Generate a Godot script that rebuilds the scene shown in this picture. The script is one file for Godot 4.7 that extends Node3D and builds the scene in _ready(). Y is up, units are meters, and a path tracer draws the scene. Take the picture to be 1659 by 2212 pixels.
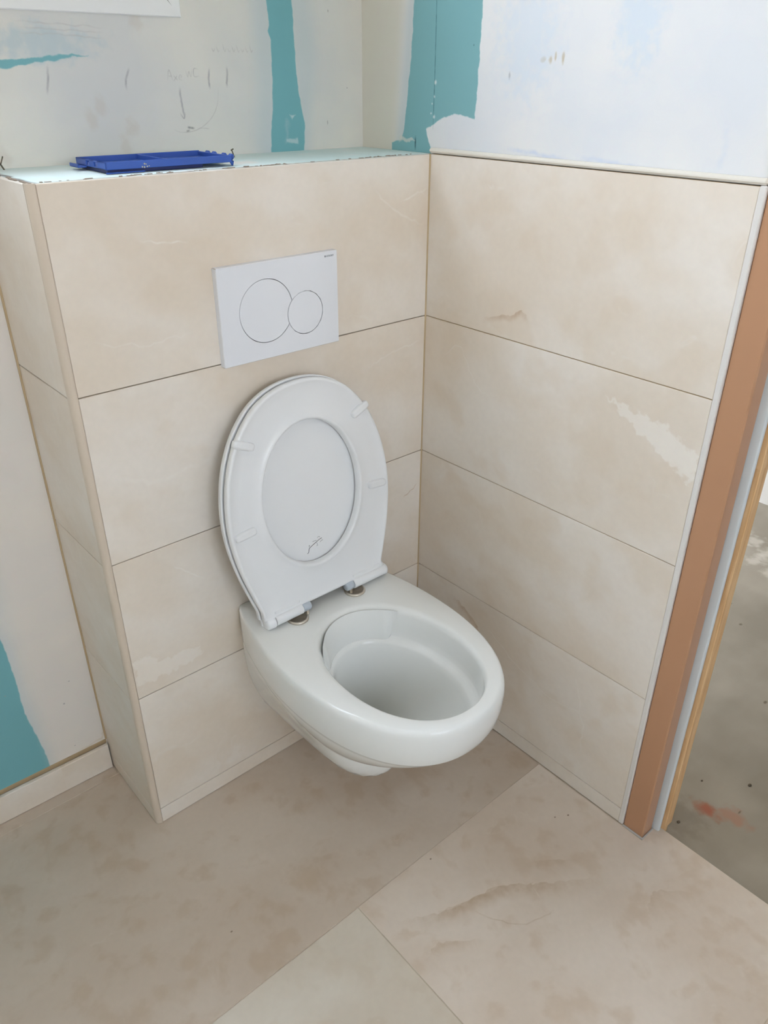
extends Node3D

const TC := -0.356            # centre line of the toilet and of the flush plate
const BW := -0.721            # left end of the front tiles of the cistern casing
const ROWS := [0.0, 0.0396, 0.3396, 0.6396, 0.9396, 1.2394]
var M := {}
var uvf = null                # maps a point to a texture coordinate, if set


# ------------------------------------------------------------------ helpers
func begin(group := 0) -> SurfaceTool:
	var st := SurfaceTool.new()
	st.begin(Mesh.PRIMITIVE_TRIANGLES)
	st.set_smooth_group(group)
	return st


func vert(st: SurfaceTool, p: Vector3) -> void:
	if uvf != null:
		var uv: Vector2 = uvf.call(p)
		st.set_uv(uv)
	st.add_vertex(p)


func tri(st: SurfaceTool, a: Vector3, b: Vector3, c: Vector3, outward: Vector3) -> void:
	if (b - a).cross(c - a).dot(outward) > 0.0:
		var t := b
		b = c
		c = t
	vert(st, a)
	vert(st, b)
	vert(st, c)


func quad(st: SurfaceTool, a: Vector3, b: Vector3, c: Vector3, d: Vector3, outward: Vector3) -> void:
	tri(st, a, b, c, outward)
	tri(st, a, c, d, outward)


# a box from lo to hi with chamfered edges
func box(st: SurfaceTool, lo: Vector3, hi: Vector3, ch := 0.001, xf := Transform3D()) -> void:
	st.set_smooth_group(-1)
	var c := (lo + hi) * 0.5
	var h := (hi - lo) * 0.5
	var k := minf(ch, minf(h.x, minf(h.y, h.z)) * 0.9)
	var at := func(s: Vector3, axis: int) -> Vector3:
		var v := Vector3(s.x * (h.x - k), s.y * (h.y - k), s.z * (h.z - k))
		v[axis] = s[axis] * h[axis]
		return xf * (c + v)
	for ax in 3:
		var b1 := (ax + 1) % 3
		var b2 := (ax + 2) % 3
		for s in [-1.0, 1.0]:
			var q := []
			for w in [[-1.0, -1.0], [1.0, -1.0], [1.0, 1.0], [-1.0, 1.0]]:
				var v := Vector3()
				v[ax] = s
				v[b1] = w[0]
				v[b2] = w[1]
				q.append(at.call(v, ax))
			var o := Vector3()
			o[ax] = s
			quad(st, q[0], q[1], q[2], q[3], xf.basis * o)
		for s1 in [-1.0, 1.0]:
			for s2 in [-1.0, 1.0]:
				var v0 := Vector3()
				v0[ax] = -1.0
				v0[b1] = s1
				v0[b2] = s2
				var v1 := v0
				v1[ax] = 1.0
				var o := Vector3()
				o[b1] = s1
				o[b2] = s2
				quad(st, at.call(v0, b1), at.call(v1, b1), at.call(v1, b2), at.call(v0, b2), xf.basis * o)
	for sx in [-1.0, 1.0]:
		for sy in [-1.0, 1.0]:
			for sz in [-1.0, 1.0]:
				var s := Vector3(sx, sy, sz)
				tri(st, at.call(s, 0), at.call(s, 1), at.call(s, 2), xf.basis * s)


# joins closed rings of equal length; each ring may begin a new smooth group (a crease)
func loft(st: SurfaceTool, rings: Array, creases := [], cap_first := false, cap_last := false, closed := true) -> void:
	var g := 1
	st.set_smooth_group(g)
	var n: int = rings[0].size()
	# which way is outward: by the first strip against the axis of the loft
	var sign := 0.0
	for i in range(rings.size() - 1):
		if i in creases:
			g += 1
			st.set_smooth_group(g)
		var A: PackedVector3Array = rings[i]
		var B: PackedVector3Array = rings[i + 1]
		for k in (n if closed else n - 1):
			var k2 := (k + 1) % n
			var a := A[k]
			var b := A[k2]
			var c := B[k2]
			var d := B[k]
			if a.distance_squared_to(b) > 1e-12:
				for p in [a, b, c]:
					vert(st, p)
			if c.distance_squared_to(d) > 1e-12:
				for p in [a, c, d]:
					vert(st, p)
	for e in 2:
		if (e == 0 and cap_first) or (e == 1 and cap_last):
			st.set_smooth_group(100 + e)
			var R: PackedVector3Array = rings[0] if e == 0 else rings[-1]
			var m := Vector3()
			for p in R:
				m += p
			m /= R.size()
			for k in n:
				var a := R[k]
				var b := R[(k + 1) % n]
				for p in ([m, b, a] if e == 0 else [m, a, b]):
					vert(st, p)


# turned shape: profile of (radius, height along dir)
func lathe(st: SurfaceTool, at: Vector3, dir: Vector3, prof: Array, n := 28, creases := []) -> void:
	var w := dir.normalized()
	var u := w.cross(Vector3(0.31, 0.2, 0.93)).normalized()
	var v := w.cross(u)
	var rings := []
	for p in prof:
		var r := PackedVector3Array()
		for k in n:
			var t := TAU * k / n
			r.append(at + w * p.y + (u * cos(t) + v * sin(t)) * maxf(p.x, 0.00005))
		rings.append(r)
	loft(st, rings, creases)


func tube(st: SurfaceTool, path: Array, r: float, n := 8) -> void:
	var rings := []
	for i in path.size():
		var a: Vector3 = path[maxi(i - 1, 0)]
		var b: Vector3 = path[mini(i + 1, path.size() - 1)]
		var w := (b - a).normalized()
		var u := w.cross(Vector3(0.3, 0.9, 0.25)).normalized()
		var v := w.cross(u)
		var ring := PackedVector3Array()
		for k in n:
			var t := TAU * k / n
			ring.append(path[i] + (u * cos(t) + v * sin(t)) * r)
		rings.append(ring)
	loft(st, rings, [], true, true)


func obj(called: String, st: SurfaceTool, mat: Material, parent: Node = self) -> MeshInstance3D:
	st.generate_normals()
	st.index()
	var m := MeshInstance3D.new()
	m.name = called
	m.mesh = st.commit()
	m.material_override = null
	m.mesh.surface_set_material(0, mat)
	parent.add_child(m, true)
	return m


func tag(o: Node, label: String, category := "", kind := "", group := "") -> Node:
	o.set_meta("label", label)
	if category:
		o.set_meta("category", category)
	if kind:
		o.set_meta("kind", kind)
	if group:
		o.set_meta("group", group)
	return o


func base(called: String, at := Vector3()) -> Node3D:
	var o := Node3D.new()
	o.name = called
	o.position = at
	add_child(o, true)
	return o


func c8(r: int, g: int, b: int) -> Color:
	return Color8(r, g, b)


func mat(col: Color, rough := 0.6, spec := 0.5) -> StandardMaterial3D:
	var m := StandardMaterial3D.new()
	m.albedo_color = col
	m.roughness = rough
	m.metallic_specular = spec
	return m


func textured(im: Image, rough: float, repeat := false) -> StandardMaterial3D:
	var m := mat(Color.WHITE, rough)
	m.albedo_texture = ImageTexture.create_from_image(im)
	m.texture_repeat = repeat
	return m


# ------------------------------------------------------------------ drawing on textures
func noise(s: int, f: float, oct := 4, ridged := false) -> FastNoiseLite:
	var n := FastNoiseLite.new()
	n.seed = s
	n.frequency = f
	n.noise_type = FastNoiseLite.TYPE_SIMPLEX_SMOOTH
	n.fractal_type = FastNoiseLite.FRACTAL_RIDGED if ridged else FastNoiseLite.FRACTAL_FBM
	n.fractal_octaves = oct
	return n


func curve(pts: Array, steps := 8) -> Array:
	var out := []
	for i in range(pts.size() - 1):
		var a: Vector2 = pts[maxi(i - 1, 0)]
		var b: Vector2 = pts[i]
		var c: Vector2 = pts[i + 1]
		var d: Vector2 = pts[mini(i + 2, pts.size() - 1)]
		for k in steps:
			out.append(b.cubic_interpolate(c, a, d, float(k) / steps))
	out.append(pts[-1])
	return out


func blend(im: Image, x: int, y: int, col: Color, a: float) -> void:
	if a > 0.003 and x >= 0 and y >= 0 and x < im.get_width() and y < im.get_height():
		im.set_pixel(x, y, im.get_pixel(x, y).lerp(col, minf(a, 1.0)))


# a soft line; one-sided if side is not 0 (fades slowly on that side, sharp on the other)
func stroke(im: Image, pts: Array, width: float, col: Color, alpha: float, wobble := 0.0, seed_ := 1, side := 0.0) -> void:
	var path := curve(pts)
	var n := noise(seed_, 0.05, 3)
	var lo := Vector2(1e9, 1e9)
	var hi := -lo
	for i in path.size():
		var p: Vector2 = path[i]
		p += Vector2(n.get_noise_2d(p.x, p.y), n.get_noise_2d(p.x + 500, p.y)) * wobble
		path[i] = p
		lo = lo.min(p)
		hi = hi.max(p)
	var reach := width * 1.6 + absf(side) + 1.0
	for y in range(int(lo.y - reach), int(hi.y + reach) + 1):
		for x in range(int(lo.x - reach), int(hi.x + reach) + 1):
			var q := Vector2(x, y)
			var best := 1e9
			var at := 0
			var sd := 1.0
			for i in range(path.size() - 1):
				var cl := Geometry2D.get_closest_point_to_segment(q, path[i], path[i + 1])
				var d := cl.distance_to(q)
				if d < best:
					best = d
					at = i
					sd = signf((path[i + 1] - path[i]).cross(q - path[i]))
			var taper := minf(1.0, 4.0 * minf(at + 0.5, path.size() - 1 - at) / path.size())
			var w := width
			if side != 0.0 and sd == signf(side):
				w += absf(side)
			var f := clampf(1.0 - best / (w * 1.6), 0.0, 1.0)
			blend(im, x, y, col, alpha * f * f * (3.0 - 2.0 * f) * taper * (0.75 + 0.5 * n.get_noise_2d(x * 0.7, y * 0.7)))


# a patch of colour with a feathered, slightly ragged edge
func patch(im: Image, pts: Array, col: Color, alpha: float, feather: float, ragged := 0.0, seed_ := 3) -> void:
	var poly := PackedVector2Array(pts)
	var n := noise(seed_, 0.03, 4)
	var lo := Vector2(1e9, 1e9)
	var hi := -lo
	for p in pts:
		lo = lo.min(p)
		hi = hi.max(p)
	var reach := feather + ragged + 1.0
	for y in range(maxi(0, int(lo.y - reach)), mini(im.get_height(), int(hi.y + reach) + 1)):
		for x in range(maxi(0, int(lo.x - reach)), mini(im.get_width(), int(hi.x + reach) + 1)):
			var q := Vector2(x, y)
			if ragged > 0.0:
				q += Vector2(n.get_noise_2d(x, y), n.get_noise_2d(x + 900, y)) * ragged
			var d := 1e9
			for i in poly.size():
				d = minf(d, Geometry2D.get_closest_point_to_segment(q, poly[i], poly[(i + 1) % poly.size()]).distance_to(q))
			if not Geometry2D.is_point_in_polygon(q, poly):
				d = -d
			blend(im, x, y, col, alpha * smoothstep(-feather, feather, d))


# a cloud of colour
func smudge(im: Image, at: Vector2, rx: float, ry: float, col: Color, alpha: float, seed_ := 5) -> void:
	var n := noise(seed_, 0.03, 4)
	for y in range(int(at.y - ry), int(at.y + ry) + 1):
		for x in range(int(at.x - rx), int(at.x + rx) + 1):
			var d := Vector2((x - at.x) / rx, (y - at.y) / ry).length()
			blend(im, x, y, col, alpha * smoothstep(1.0, 0.2, d + 0.5 * n.get_noise_2d(x, y)))


# cream stone: clouds, pale veins; tint(x, y) in metres gives [id, colour, cloud strength]
func stone(w: float, h: float, ppm: float, s: int, oct: int, cells: Callable, pale: Color, beige: Color, dark: Color) -> Image:
	var half := ppm / 2.0
	var im := Image.create(int(w * half), int(h * half), false, Image.FORMAT_RGB8)
	var a := noise(s, 3.6, 4)
	var b := noise(s + 1, 9.0 if oct < 5 else 15.0, oct)
	var v := noise(s + 2, 2.6, 4, true)
	var fine := noise(s + 3, 60.0, 2)
	for y in im.get_height():
		for x in im.get_width():
			var px := x / half
			var py := h - y / half
			var cell: Array = cells.call(px, py)
			var z: float = cell[0] * 7.31
			var k := a.get_noise_3d(px * 0.8 + py * 0.35, py, z)
			var q := b.get_noise_3d(px, py + 0.05 * k, z + 3.0)
			var r := v.get_noise_3d(px * 0.8 + 0.12 * q + 0.5 * py, py + 0.12 * k, z)
			var col := beige.lerp(pale, smoothstep(-0.5, 0.55, k + 0.2 * q))
			col = col.lerp(dark, cell[2] * smoothstep(0.0, 0.6, q - 0.45 * k))
			col = col.lerp(pale, 0.45 * smoothstep(0.80, 0.97, r))
			var f := 1.0 + 0.008 * fine.get_noise_2d(px, py)
			var t: Color = cell[1]
			im.set_pixel(x, y, Color(col.r * t.r * f, col.g * t.g * f, col.b * t.b * f))
	im.resize(int(w * ppm), int(h * ppm), Image.INTERPOLATE_CUBIC)
	return im


func plaster(w: int, h: int, s: int, a: Color, b: Color) -> Image:
	var im := Image.create(w / 4, h / 4, false, Image.FORMAT_RGB8)
	var n := noise(s, 0.012, 4)
	var m := noise(s + 1, 0.05, 3)
	for y in im.get_height():
		for x in im.get_width():
			im.set_pixel(x, y, a.lerp(b, clampf(0.5 + 0.9 * n.get_noise_2d(x, y * 0.7) + 0.25 * m.get_noise_2d(x * 0.5, y), 0.0, 1.0)))
	im.resize(w, h, Image.INTERPOLATE_CUBIC)
	return im


# ------------------------------------------------------------------ the scene
func _ready() -> void:
	var cam := Camera3D.new()
	cam.name = "camera"
	cam.position = Vector3(-1.0999, 1.365, 1.1295)
	cam.basis = Basis.from_euler(Vector3(-0.5121, -0.7196, 0.0041))
	cam.fov = 66.778
	cam.near = 0.02
	add_child(cam)
	cam.current = true

	var sky_mat := ProceduralSkyMaterial.new()
	sky_mat.sky_top_color = Color(0.88, 0.93, 1.0)
	sky_mat.sky_horizon_color = Color(0.97, 0.98, 1.0)
	sky_mat.ground_bottom_color = Color(0.55, 0.52, 0.47)
	sky_mat.ground_horizon_color = Color(0.75, 0.74, 0.72)
	sky_mat.sky_energy_multiplier = 1.0
	var env := Environment.new()
	env.background_mode = Environment.BG_SKY
	env.sky = Sky.new()
	env.sky.sky_material = sky_mat
	env.background_energy_multiplier = 12.4
	env.tonemap_mode = Environment.TONE_MAPPER_LINEAR
	env.tonemap_exposure = 0.96
	env.sdfgi_enabled = true
	env.ssao_enabled = true
	env.ssil_enabled = true
	var we := WorldEnvironment.new()
	we.name = "daylight"
	we.environment = env
	add_child(we)

	make_materials()
	make_room()
	make_casing()
	make_right_tiles()
	make_door_frame()
	make_flush_plate()
	make_toilet()
	make_tray()
	make_bits()


func make_materials() -> void:
	var warm := Color(1, 1, 1)
	# wall tiles: left part of the sheet is the casing front (0.74 m), right part the right wall (0.64 m)
	var cells := func(x: float, y: float) -> Array:
		var row := 0
		for r in range(1, 5):
			if y > ROWS[r]:
				row = r
		var right := x > 0.75
		return [row + (10 if right else 0), warm, 0.30 if right else 0.22]
	var ppm := 1400.0
	var im := stone(1.42, 1.25, ppm, 11, 3, cells, c8(236, 228, 217), c8(228, 215, 198), c8(217, 198, 174))
	var fp := func(x: float, y: float) -> Vector2: return Vector2((x + 0.74) * ppm, (1.25 - y) * ppm)
	var rp := func(z: float, y: float) -> Vector2: return Vector2((z + 0.77) * ppm, (1.25 - y) * ppm)
	var white := c8(246, 241, 232)
	var brown := c8(176, 140, 104)
	stroke(im, [fp.call(-0.59, 1.152), fp.call(-0.55, 1.146), fp.call(-0.513, 1.142)], 2.0, white, 0.6, 4)
	stroke(im, [fp.call(-0.617, 0.598), fp.call(-0.59, 0.572), fp.call(-0.556, 0.54)], 2.0, white, 0.6, 4)
	stroke(im, [fp.call(-0.072, 1.160), fp.call(-0.04, 1.172), fp.call(-0.006, 1.179)], 2.5, white, 0.6, 6)
	stroke(im, [fp.call(-0.14, 1.19), fp.call(-0.09, 1.15), fp.call(-0.01, 1.115)], 3.0, white, 0.4, 9)
	stroke(im, [fp.call(-0.056, 0.536), fp.call(-0.03, 0.549), fp.call(-0.012, 0.558)], 1.6, brown, 0.6, 5)
	patch(im, [fp.call(-0.716, 0.372), fp.call(-0.65, 0.366), fp.call(-0.58, 0.378), fp.call(-0.60, 0.40), fp.call(-0.66, 0.405), fp.call(-0.70, 0.43), fp.call(-0.72, 0.425)], white, 0.45, 4, 14)
	stroke(im, [fp.call(-0.70, 1.02), fp.call(-0.6, 1.00), fp.call(-0.52, 1.005)], 2.0, white, 0.35, 9)
	stroke(im, [fp.call(-0.16, 0.86), fp.call(-0.09, 0.88), fp.call(-0.01, 0.89)], 2.5, white, 0.45, 9)
	stroke(im, [fp.call(-0.70, 0.80), fp.call(-0.62, 0.77), fp.call(-0.5, 0.78)], 6.0, white, 0.3, 12)
	stroke(im, [rp.call(0.155, 0.966), rp.call(0.2, 0.981), rp.call(0.225, 0.985), rp.call(0.244, 0.998), rp.call(0.262, 0.985)], 1.6, brown, 0.45, 5, 4, 9.0)
	patch(im, [rp.call(0.44, 0.895), rp.call(0.5, 0.885), rp.call(0.56, 0.878), rp.call(0.625, 0.842), rp.call(0.62, 0.795), rp.call(0.585, 0.815), rp.call(0.545, 0.83), rp.call(0.50, 0.86)], white, 0.55, 5, 18)
	stroke(im, [rp.call(0.05, 0.86), rp.call(0.1, 0.90), rp.call(0.14, 0.84), rp.call(0.2, 0.81)], 2.0, white, 0.35, 10)
	stroke(im, [rp.call(0.21, 0.29), rp.call(0.30, 0.24), rp.call(0.42, 0.20), rp.call(0.53, 0.22)], 2.5, white, 0.4, 12)
	stroke(im, [rp.call(0.47, 0.30), rp.call(0.50, 0.2), rp.call(0.51, 0.1)], 3.0, white, 0.35, 12)
	stroke(im, [rp.call(0.12, 0.31), rp.call(0.18, 0.28), rp.call(0.22, 0.24)], 2.0, brown, 0.35, 12, 9, 14.0)
	M.wall_tile = textured(im, 0.38)

	# floor tiles: sheet covers x from -1.26, z from -0.21
	var fcells := func(x: float, y: float) -> Array:
		var wx := x - 1.26
		var wz := 1.05 - y
		if wz < 0.415:
			return [31.0, Color(0.975, 0.958, 0.938), 0.42]
		if wx < -0.535:
			return [33.0, Color(1.03, 1.04, 1.03), 0.2]
		return [35.0, Color(1.05, 1.04, 1.03), 0.35]
	var fppm := 1400.0
	var fl := stone(1.4, 1.26, fppm, 51, 5, fcells, c8(211, 200, 187), c8(202, 188, 172), c8(184, 163, 139))
	var gp := func(x: float, z: float) -> Vector2: return Vector2((x + 1.26) * fppm, (z + 0.21) * fppm)
	var fb := c8(168, 138, 104)
	stroke(fl, [gp.call(-0.495, 0.486), gp.call(-0.43, 0.523), gp.call(-0.376, 0.541), gp.call(-0.295, 0.563), gp.call(-0.25, 0.60), gp.call(-0.2115, 0.626), gp.call(-0.146, 0.676)], 1.4, fb, 0.36, 10, 7, 30.0)
	stroke(fl, [gp.call(-0.43, 0.52), gp.call(-0.36, 0.545), gp.call(-0.295, 0.565)], 1.5, fb, 0.3, 8, 8, 18.0)
	stroke(fl, [gp.call(-0.21, 0.567), gp.call(-0.18, 0.59), gp.call(-0.152, 0.614)], 1.3, fb, 0.25, 6, 9, 20.0)
	stroke(fl, [gp.call(-0.139, 0.784), gp.call(-0.10, 0.765), gp.call(-0.079, 0.767), gp.call(-0.03, 0.816)], 1.8, fb, 0.2, 8, 10, 22.0)
	stroke(fl, [gp.call(-0.496, 0.571), gp.call(-0.47, 0.565), gp.call(-0.412, 0.605)], 1.4, fb, 0.26, 8, 11, 20.0)
	stroke(fl, [gp.call(-0.38, 0.56), gp.call(-0.33, 0.64), gp.call(-0.26, 0.66)], 1.8, fb, 0.3, 8, 12)
	for i in 26:
		var h := float((i * 7919) % 997) / 997.0
		var g := float((i * 3571) % 991) / 991.0
		smudge(fl, gp.call(-1.2 + 1.15 * h, -0.05 + 0.44 * g), 26 + 30 * g, 10 + 16 * h, c8(186, 160, 130), 0.07, 60 + i)
	for q in [[-0.067, 0.545], [-0.092, 0.530], [-0.36, 0.43], [-0.74, 0.30]]:
		smudge(fl, gp.call(q[0], q[1]), 4, 3, c8(112, 90, 70), 0.8, 12)
	M.floor_tile = textured(fl, 0.42)

	M.grout = mat(c8(172, 150, 116), 0.9)
	M.floor_grout = mat(c8(204, 188, 166), 0.85)
	M.silicone = mat(c8(190, 168, 132), 0.5)
	M.profile = mat(c8(212, 197, 178), 0.45)
	M.top_profile = mat(c8(232, 226, 214), 0.35)
	M.end_profile = mat(c8(226, 222, 216), 0.4)

	# plaster with bare green board and pencil marks on the back wall: x -1.0..0.02, y 0..1.5
	var wppm := 1250.0
	var wb := plaster(1276, 1876, 21, c8(226, 223, 213), c8(213, 213, 209))
	var bp := func(x: float, y: float) -> Vector2: return Vector2((x + 1.0) * wppm, (1.5 - y) * wppm)
	var teal := c8(118, 176, 182)
	var haze := c8(190, 203, 206)
	patch(wb, [bp.call(-0.235, 1.52), bp.call(-0.23, 1.36), bp.call(-0.24, 1.22), bp.call(-0.19, 1.22), bp.call(-0.18, 1.52)], haze, 0.55, 26)
	patch(wb, [bp.call(-0.16, 1.52), bp.call(-0.14, 1.22), bp.call(-0.125, 1.22), bp.call(-0.10, 1.4), bp.call(-0.115, 1.52)], haze, 0.5, 24)
	patch(wb, [bp.call(-0.205, 1.52), bp.call(-0.198, 1.441), bp.call(-0.201, 1.432), bp.call(-0.1965, 1.42), bp.call(-0.196, 1.39), bp.call(-0.198, 1.344), bp.call(-0.201, 1.31), bp.call(-0.206, 1.271), bp.call(-0.209, 1.242), bp.call(-0.209, 1.2), bp.call(-0.134, 1.2), bp.call(-0.135, 1.24), bp.call(-0.13, 1.282), bp.call(-0.136, 1.309), bp.call(-0.141, 1.335), bp.call(-0.145, 1.376), bp.call(-0.147, 1.44), bp.call(-0.15, 1.52)], teal, 1.0, 1.4, 2)
	patch(wb, [bp.call(-0.172, 1.296), bp.call(-0.166, 1.292), bp.call(-0.169, 1.258), bp.call(-0.174, 1.254)], haze, 0.35, 6, 8)
	patch(wb, [bp.call(-0.165, 1.301), bp.call(-0.151, 1.300), bp.call(-0.158, 1.294)], c8(215, 222, 218), 0.7, 2, 4)
	patch(wb, [bp.call(-0.172, 1.259), bp.call(-0.148, 1.261), bp.call(-0.149, 1.252), bp.call(-0.173, 1.254)], c8(215, 222, 218), 0.6, 2, 5)
	smudge(wb, bp.call(-0.60, 1.405), 150, 42, haze, 0.85, 15)
	patch(wb, [bp.call(-0.70, 1.382), bp.call(-0.605, 1.387), bp.call(-0.575, 1.391), bp.call(-0.53, 1.391), bp.call(-0.576, 1.385), bp.call(-0.621, 1.378), bp.call(-0.70, 1.366)], teal, 0.95, 1.5, 4)
	patch(wb, [bp.call(-1.02, 0.56), bp.call(-0.90, 0.52), bp.call(-0.87, 0.40), bp.call(-0.865, 0.25), bp.call(-0.845, 0.05), bp.call(-1.02, 0.05)], haze, 0.5, 24)
	patch(wb, [bp.call(-1.02, 0.55), bp.call(-0.91, 0.52), bp.call(-0.879, 0.432), bp.call(-0.876, 0.379), bp.call(-0.875, 0.302), bp.call(-0.876, 0.239), bp.call(-0.869, 0.19), bp.call(-0.861, 0.13), bp.call(-0.855, 0.0), bp.call(-1.02, 0.0)], teal, 1.0, 1.4, 2)
	patch(wb, [bp.call(-0.86, 1.25), bp.call(-0.85, 0.05), bp.call(-0.72, 0.05), bp.call(-0.72, 1.25)], c8(236, 224, 212), 0.55, 30)
	var lead := c8(140, 138, 142)
	for s in [[-0.595, 1.377, -0.599, 1.355, -0.603, 1.339], [-0.467, 1.374, -0.473, 1.362, -0.476, 1.345], [-0.323, 1.375, -0.326, 1.36, -0.325, 1.345], [-0.288, 1.377, -0.290, 1.362, -0.292, 1.347], [-0.382, 1.347, -0.381, 1.325, -0.379, 1.301]]:
		stroke(wb, [bp.call(s[0], s[1]), bp.call(s[2], s[3]), bp.call(s[4], s[5])], 2.2, lead, 0.65, 1.5)
	stroke(wb, [bp.call(-0.386, 1.308), bp.call(-0.380, 1.300), bp.call(-0.377, 1.309)], 1.3, lead, 0.6)
	# pencilled letters above the arrow and a pencilled arc
	var fine := c8(176, 172, 168)
	var xs := -0.402
	stroke(wb, [bp.call(xs, 1.357), bp.call(xs + 0.004, 1.372), bp.call(xs + 0.009, 1.357)], 1.0, fine, 0.6)
	stroke(wb, [bp.call(xs + 0.002, 1.363), bp.call(xs + 0.008, 1.363)], 1.0, fine, 0.6)
	stroke(wb, [bp.call(xs + 0.011, 1.364), bp.call(xs + 0.018, 1.357)], 1.0, fine, 0.6)
	stroke(wb, [bp.call(xs + 0.018, 1.364), bp.call(xs + 0.011, 1.356)], 1.0, fine, 0.6)
	stroke(wb, [bp.call(xs + 0.021, 1.360), bp.call(xs + 0.026, 1.362), bp.call(xs + 0.023, 1.365), bp.call(xs + 0.021, 1.359), bp.call(xs + 0.027, 1.357)], 1.0, fine, 0.6)
	stroke(wb, [bp.call(xs + 0.034, 1.373), bp.call(xs + 0.037, 1.362), bp.call(xs + 0.040, 1.370), bp.call(xs + 0.043, 1.362), bp.call(xs + 0.046, 1.373)], 1.0, fine, 0.6)
	stroke(wb, [bp.call(xs + 0.058, 1.373), bp.call(xs + 0.050, 1.374), bp.call(xs + 0.049, 1.363), bp.call(xs + 0.058, 1.363)], 1.0, fine, 0.7)
	for i in 9:
		var lx := -0.315 + 0.0088 * i + (0.004 if i > 1 else 0.0)
		stroke(wb, [bp.call(lx, 1.405 + 0.003 * (i % 3)), bp.call(lx + 0.003, 1.400), bp.call(lx + 0.006, 1.404 - 0.002 * (i % 2))], 1.0, fine, 0.55)
	stroke(wb, [bp.call(-0.402, 1.284), bp.call(-0.388, 1.279), bp.call(-0.365, 1.280), bp.call(-0.345, 1.287), bp.call(-0.325, 1.302), bp.call(-0.313, 1.322), bp.call(-0.309, 1.345)], 0.9, fine, 0.6)
	stroke(wb, [bp.call(-0.375, 1.2865), bp.call(-0.370, 1.2855), bp.call(-0.363, 1.2845)], 2.2, c8(96, 96, 98), 0.9)
	stroke(wb, [bp.call(-0.378, 1.280), bp.call(-0.372, 1.2815)], 1.8, c8(130, 128, 126), 0.6)
	stroke(wb, [bp.call(-0.357, 1.284), bp.call(-0.345, 1.284), bp.call(-0.333, 1.2825)], 0.9, fine, 0.6)
	for y in [1.425, 1.432, 1.418]:
		stroke(wb, [bp.call(-0.63, y), bp.call(-0.57, y - 0.001), bp.call(-0.50, y - 0.004)], 1.2, c8(190, 187, 184), 0.6, 3, int(y * 1000))
	for s in [[-0.54, 1.305], [-0.475, 1.29], [-0.445, 1.437], [-0.49, 1.262], [-0.685, 1.256], [-0.52, 1.32]]:
		smudge(wb, bp.call(s[0], s[1]), 18, 26, c8(203, 194, 182), 0.4, int(s[0] * 1000))
	for s in [[-0.069, 1.468, 5], [-0.077, 1.285, 8], [-0.028, 1.344, 2], [-0.90, 0.30, 2], [-0.80, 0.22, 3], [-0.78, 0.27, 2], [-0.80, 0.10, 2]]:
		smudge(wb, bp.call(s[0], s[1]), 3, s[2], c8(165, 162, 158), 0.9, 7)
	stroke(wb, [bp.call(-0.735, 0.12), bp.call(-0.745, 0.085), bp.call(-0.80, 0.082)], 3.0, c8(205, 190, 165), 0.5, 6)
	M.back_plaster = textured(wb, 0.8)

	# right wall above the tiles: z -0.23..0.65, y 1.2..1.5
	var qppm := 1400.0
	var wr := plaster(1232, 420, 25, c8(232, 231, 228), c8(222, 225, 228))
	var qp := func(z: float, y: float) -> Vector2: return Vector2((z + 0.23) * qppm, (1.5 - y) * qppm)
	patch(wr, [qp.call(-0.25, 1.52), qp.call(-0.25, 1.18), qp.call(-0.11, 1.18), qp.call(-0.085, 1.52)], c8(222, 216, 200), 0.8, 30)
	patch(wr, [qp.call(-0.075, 1.52), qp.call(-0.085, 1.38), qp.call(-0.105, 1.25), qp.call(-0.05, 1.25), qp.call(-0.05, 1.52)], c8(196, 205, 204), 0.6, 18)
	var teal2 := c8(128, 178, 182)
	patch(wr, [qp.call(-0.061, 1.52), qp.call(-0.0645, 1.4347), qp.call(-0.069, 1.3825), qp.call(-0.076, 1.333), qp.call(-0.085, 1.2737), qp.call(-0.089, 1.259), qp.call(-0.118, 1.252), qp.call(-0.12, 1.22), qp.call(-0.003, 1.22), qp.call(-0.012, 1.25), qp.call(-0.024, 1.279), qp.call(0.0015, 1.290), qp.call(0.0207, 1.3007), qp.call(0.051, 1.3065), qp.call(0.0965, 1.300), qp.call(0.098, 1.320), qp.call(0.1, 1.379), qp.call(0.102, 1.52)], teal2, 1.0, 1.6, 3)
	stroke(wr, [qp.call(-0.0064, 1.52), qp.call(-0.0051, 1.38), qp.call(-0.0058, 1.28)], 1.3, c8(60, 104, 110), 0.9)
	stroke(wr, [qp.call(-0.052, 1.266), qp.call(-0.052, 1.244)], 2.5, c8(40, 74, 80), 0.9)
	for s in [[-0.003, 1.355, 5], [-0.004, 1.332, 3], [-0.010, 1.321, 2], [-0.004, 1.300, 4], [-0.012, 1.305, 2]]:
		smudge(wr, qp.call(s[0], s[1]), s[2] + 2, s[2] + 2, c8(225, 228, 224), 0.9, 9)
	patch(wr, [qp.call(-0.1, 1.262), qp.call(-0.06, 1.263), qp.call(-0.055, 1.257), qp.call(-0.1, 1.256)], c8(214, 215, 205), 0.8, 2, 8)
	smudge(wr, qp.call(0.086, 1.41), 3, 3, c8(80, 120, 124), 0.8)
	for s in [[0.235, 1.388, 9, 7], [0.250, 1.388, 7, 12], [0.259, 1.391, 4, 14], [0.2735, 1.3885, 5, 15]]:
		smudge(wr, qp.call(s[0], s[1]), s[2], s[3], c8(196, 184, 162), 0.85, 4)
	smudge(wr, qp.call(0.1687, 1.364), 4, 12, c8(170, 172, 174), 0.7)
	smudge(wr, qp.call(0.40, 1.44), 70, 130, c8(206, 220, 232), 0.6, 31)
	smudge(wr, qp.call(0.20, 1.42), 120, 170, c8(212, 222, 232), 0.6, 33)
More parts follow.
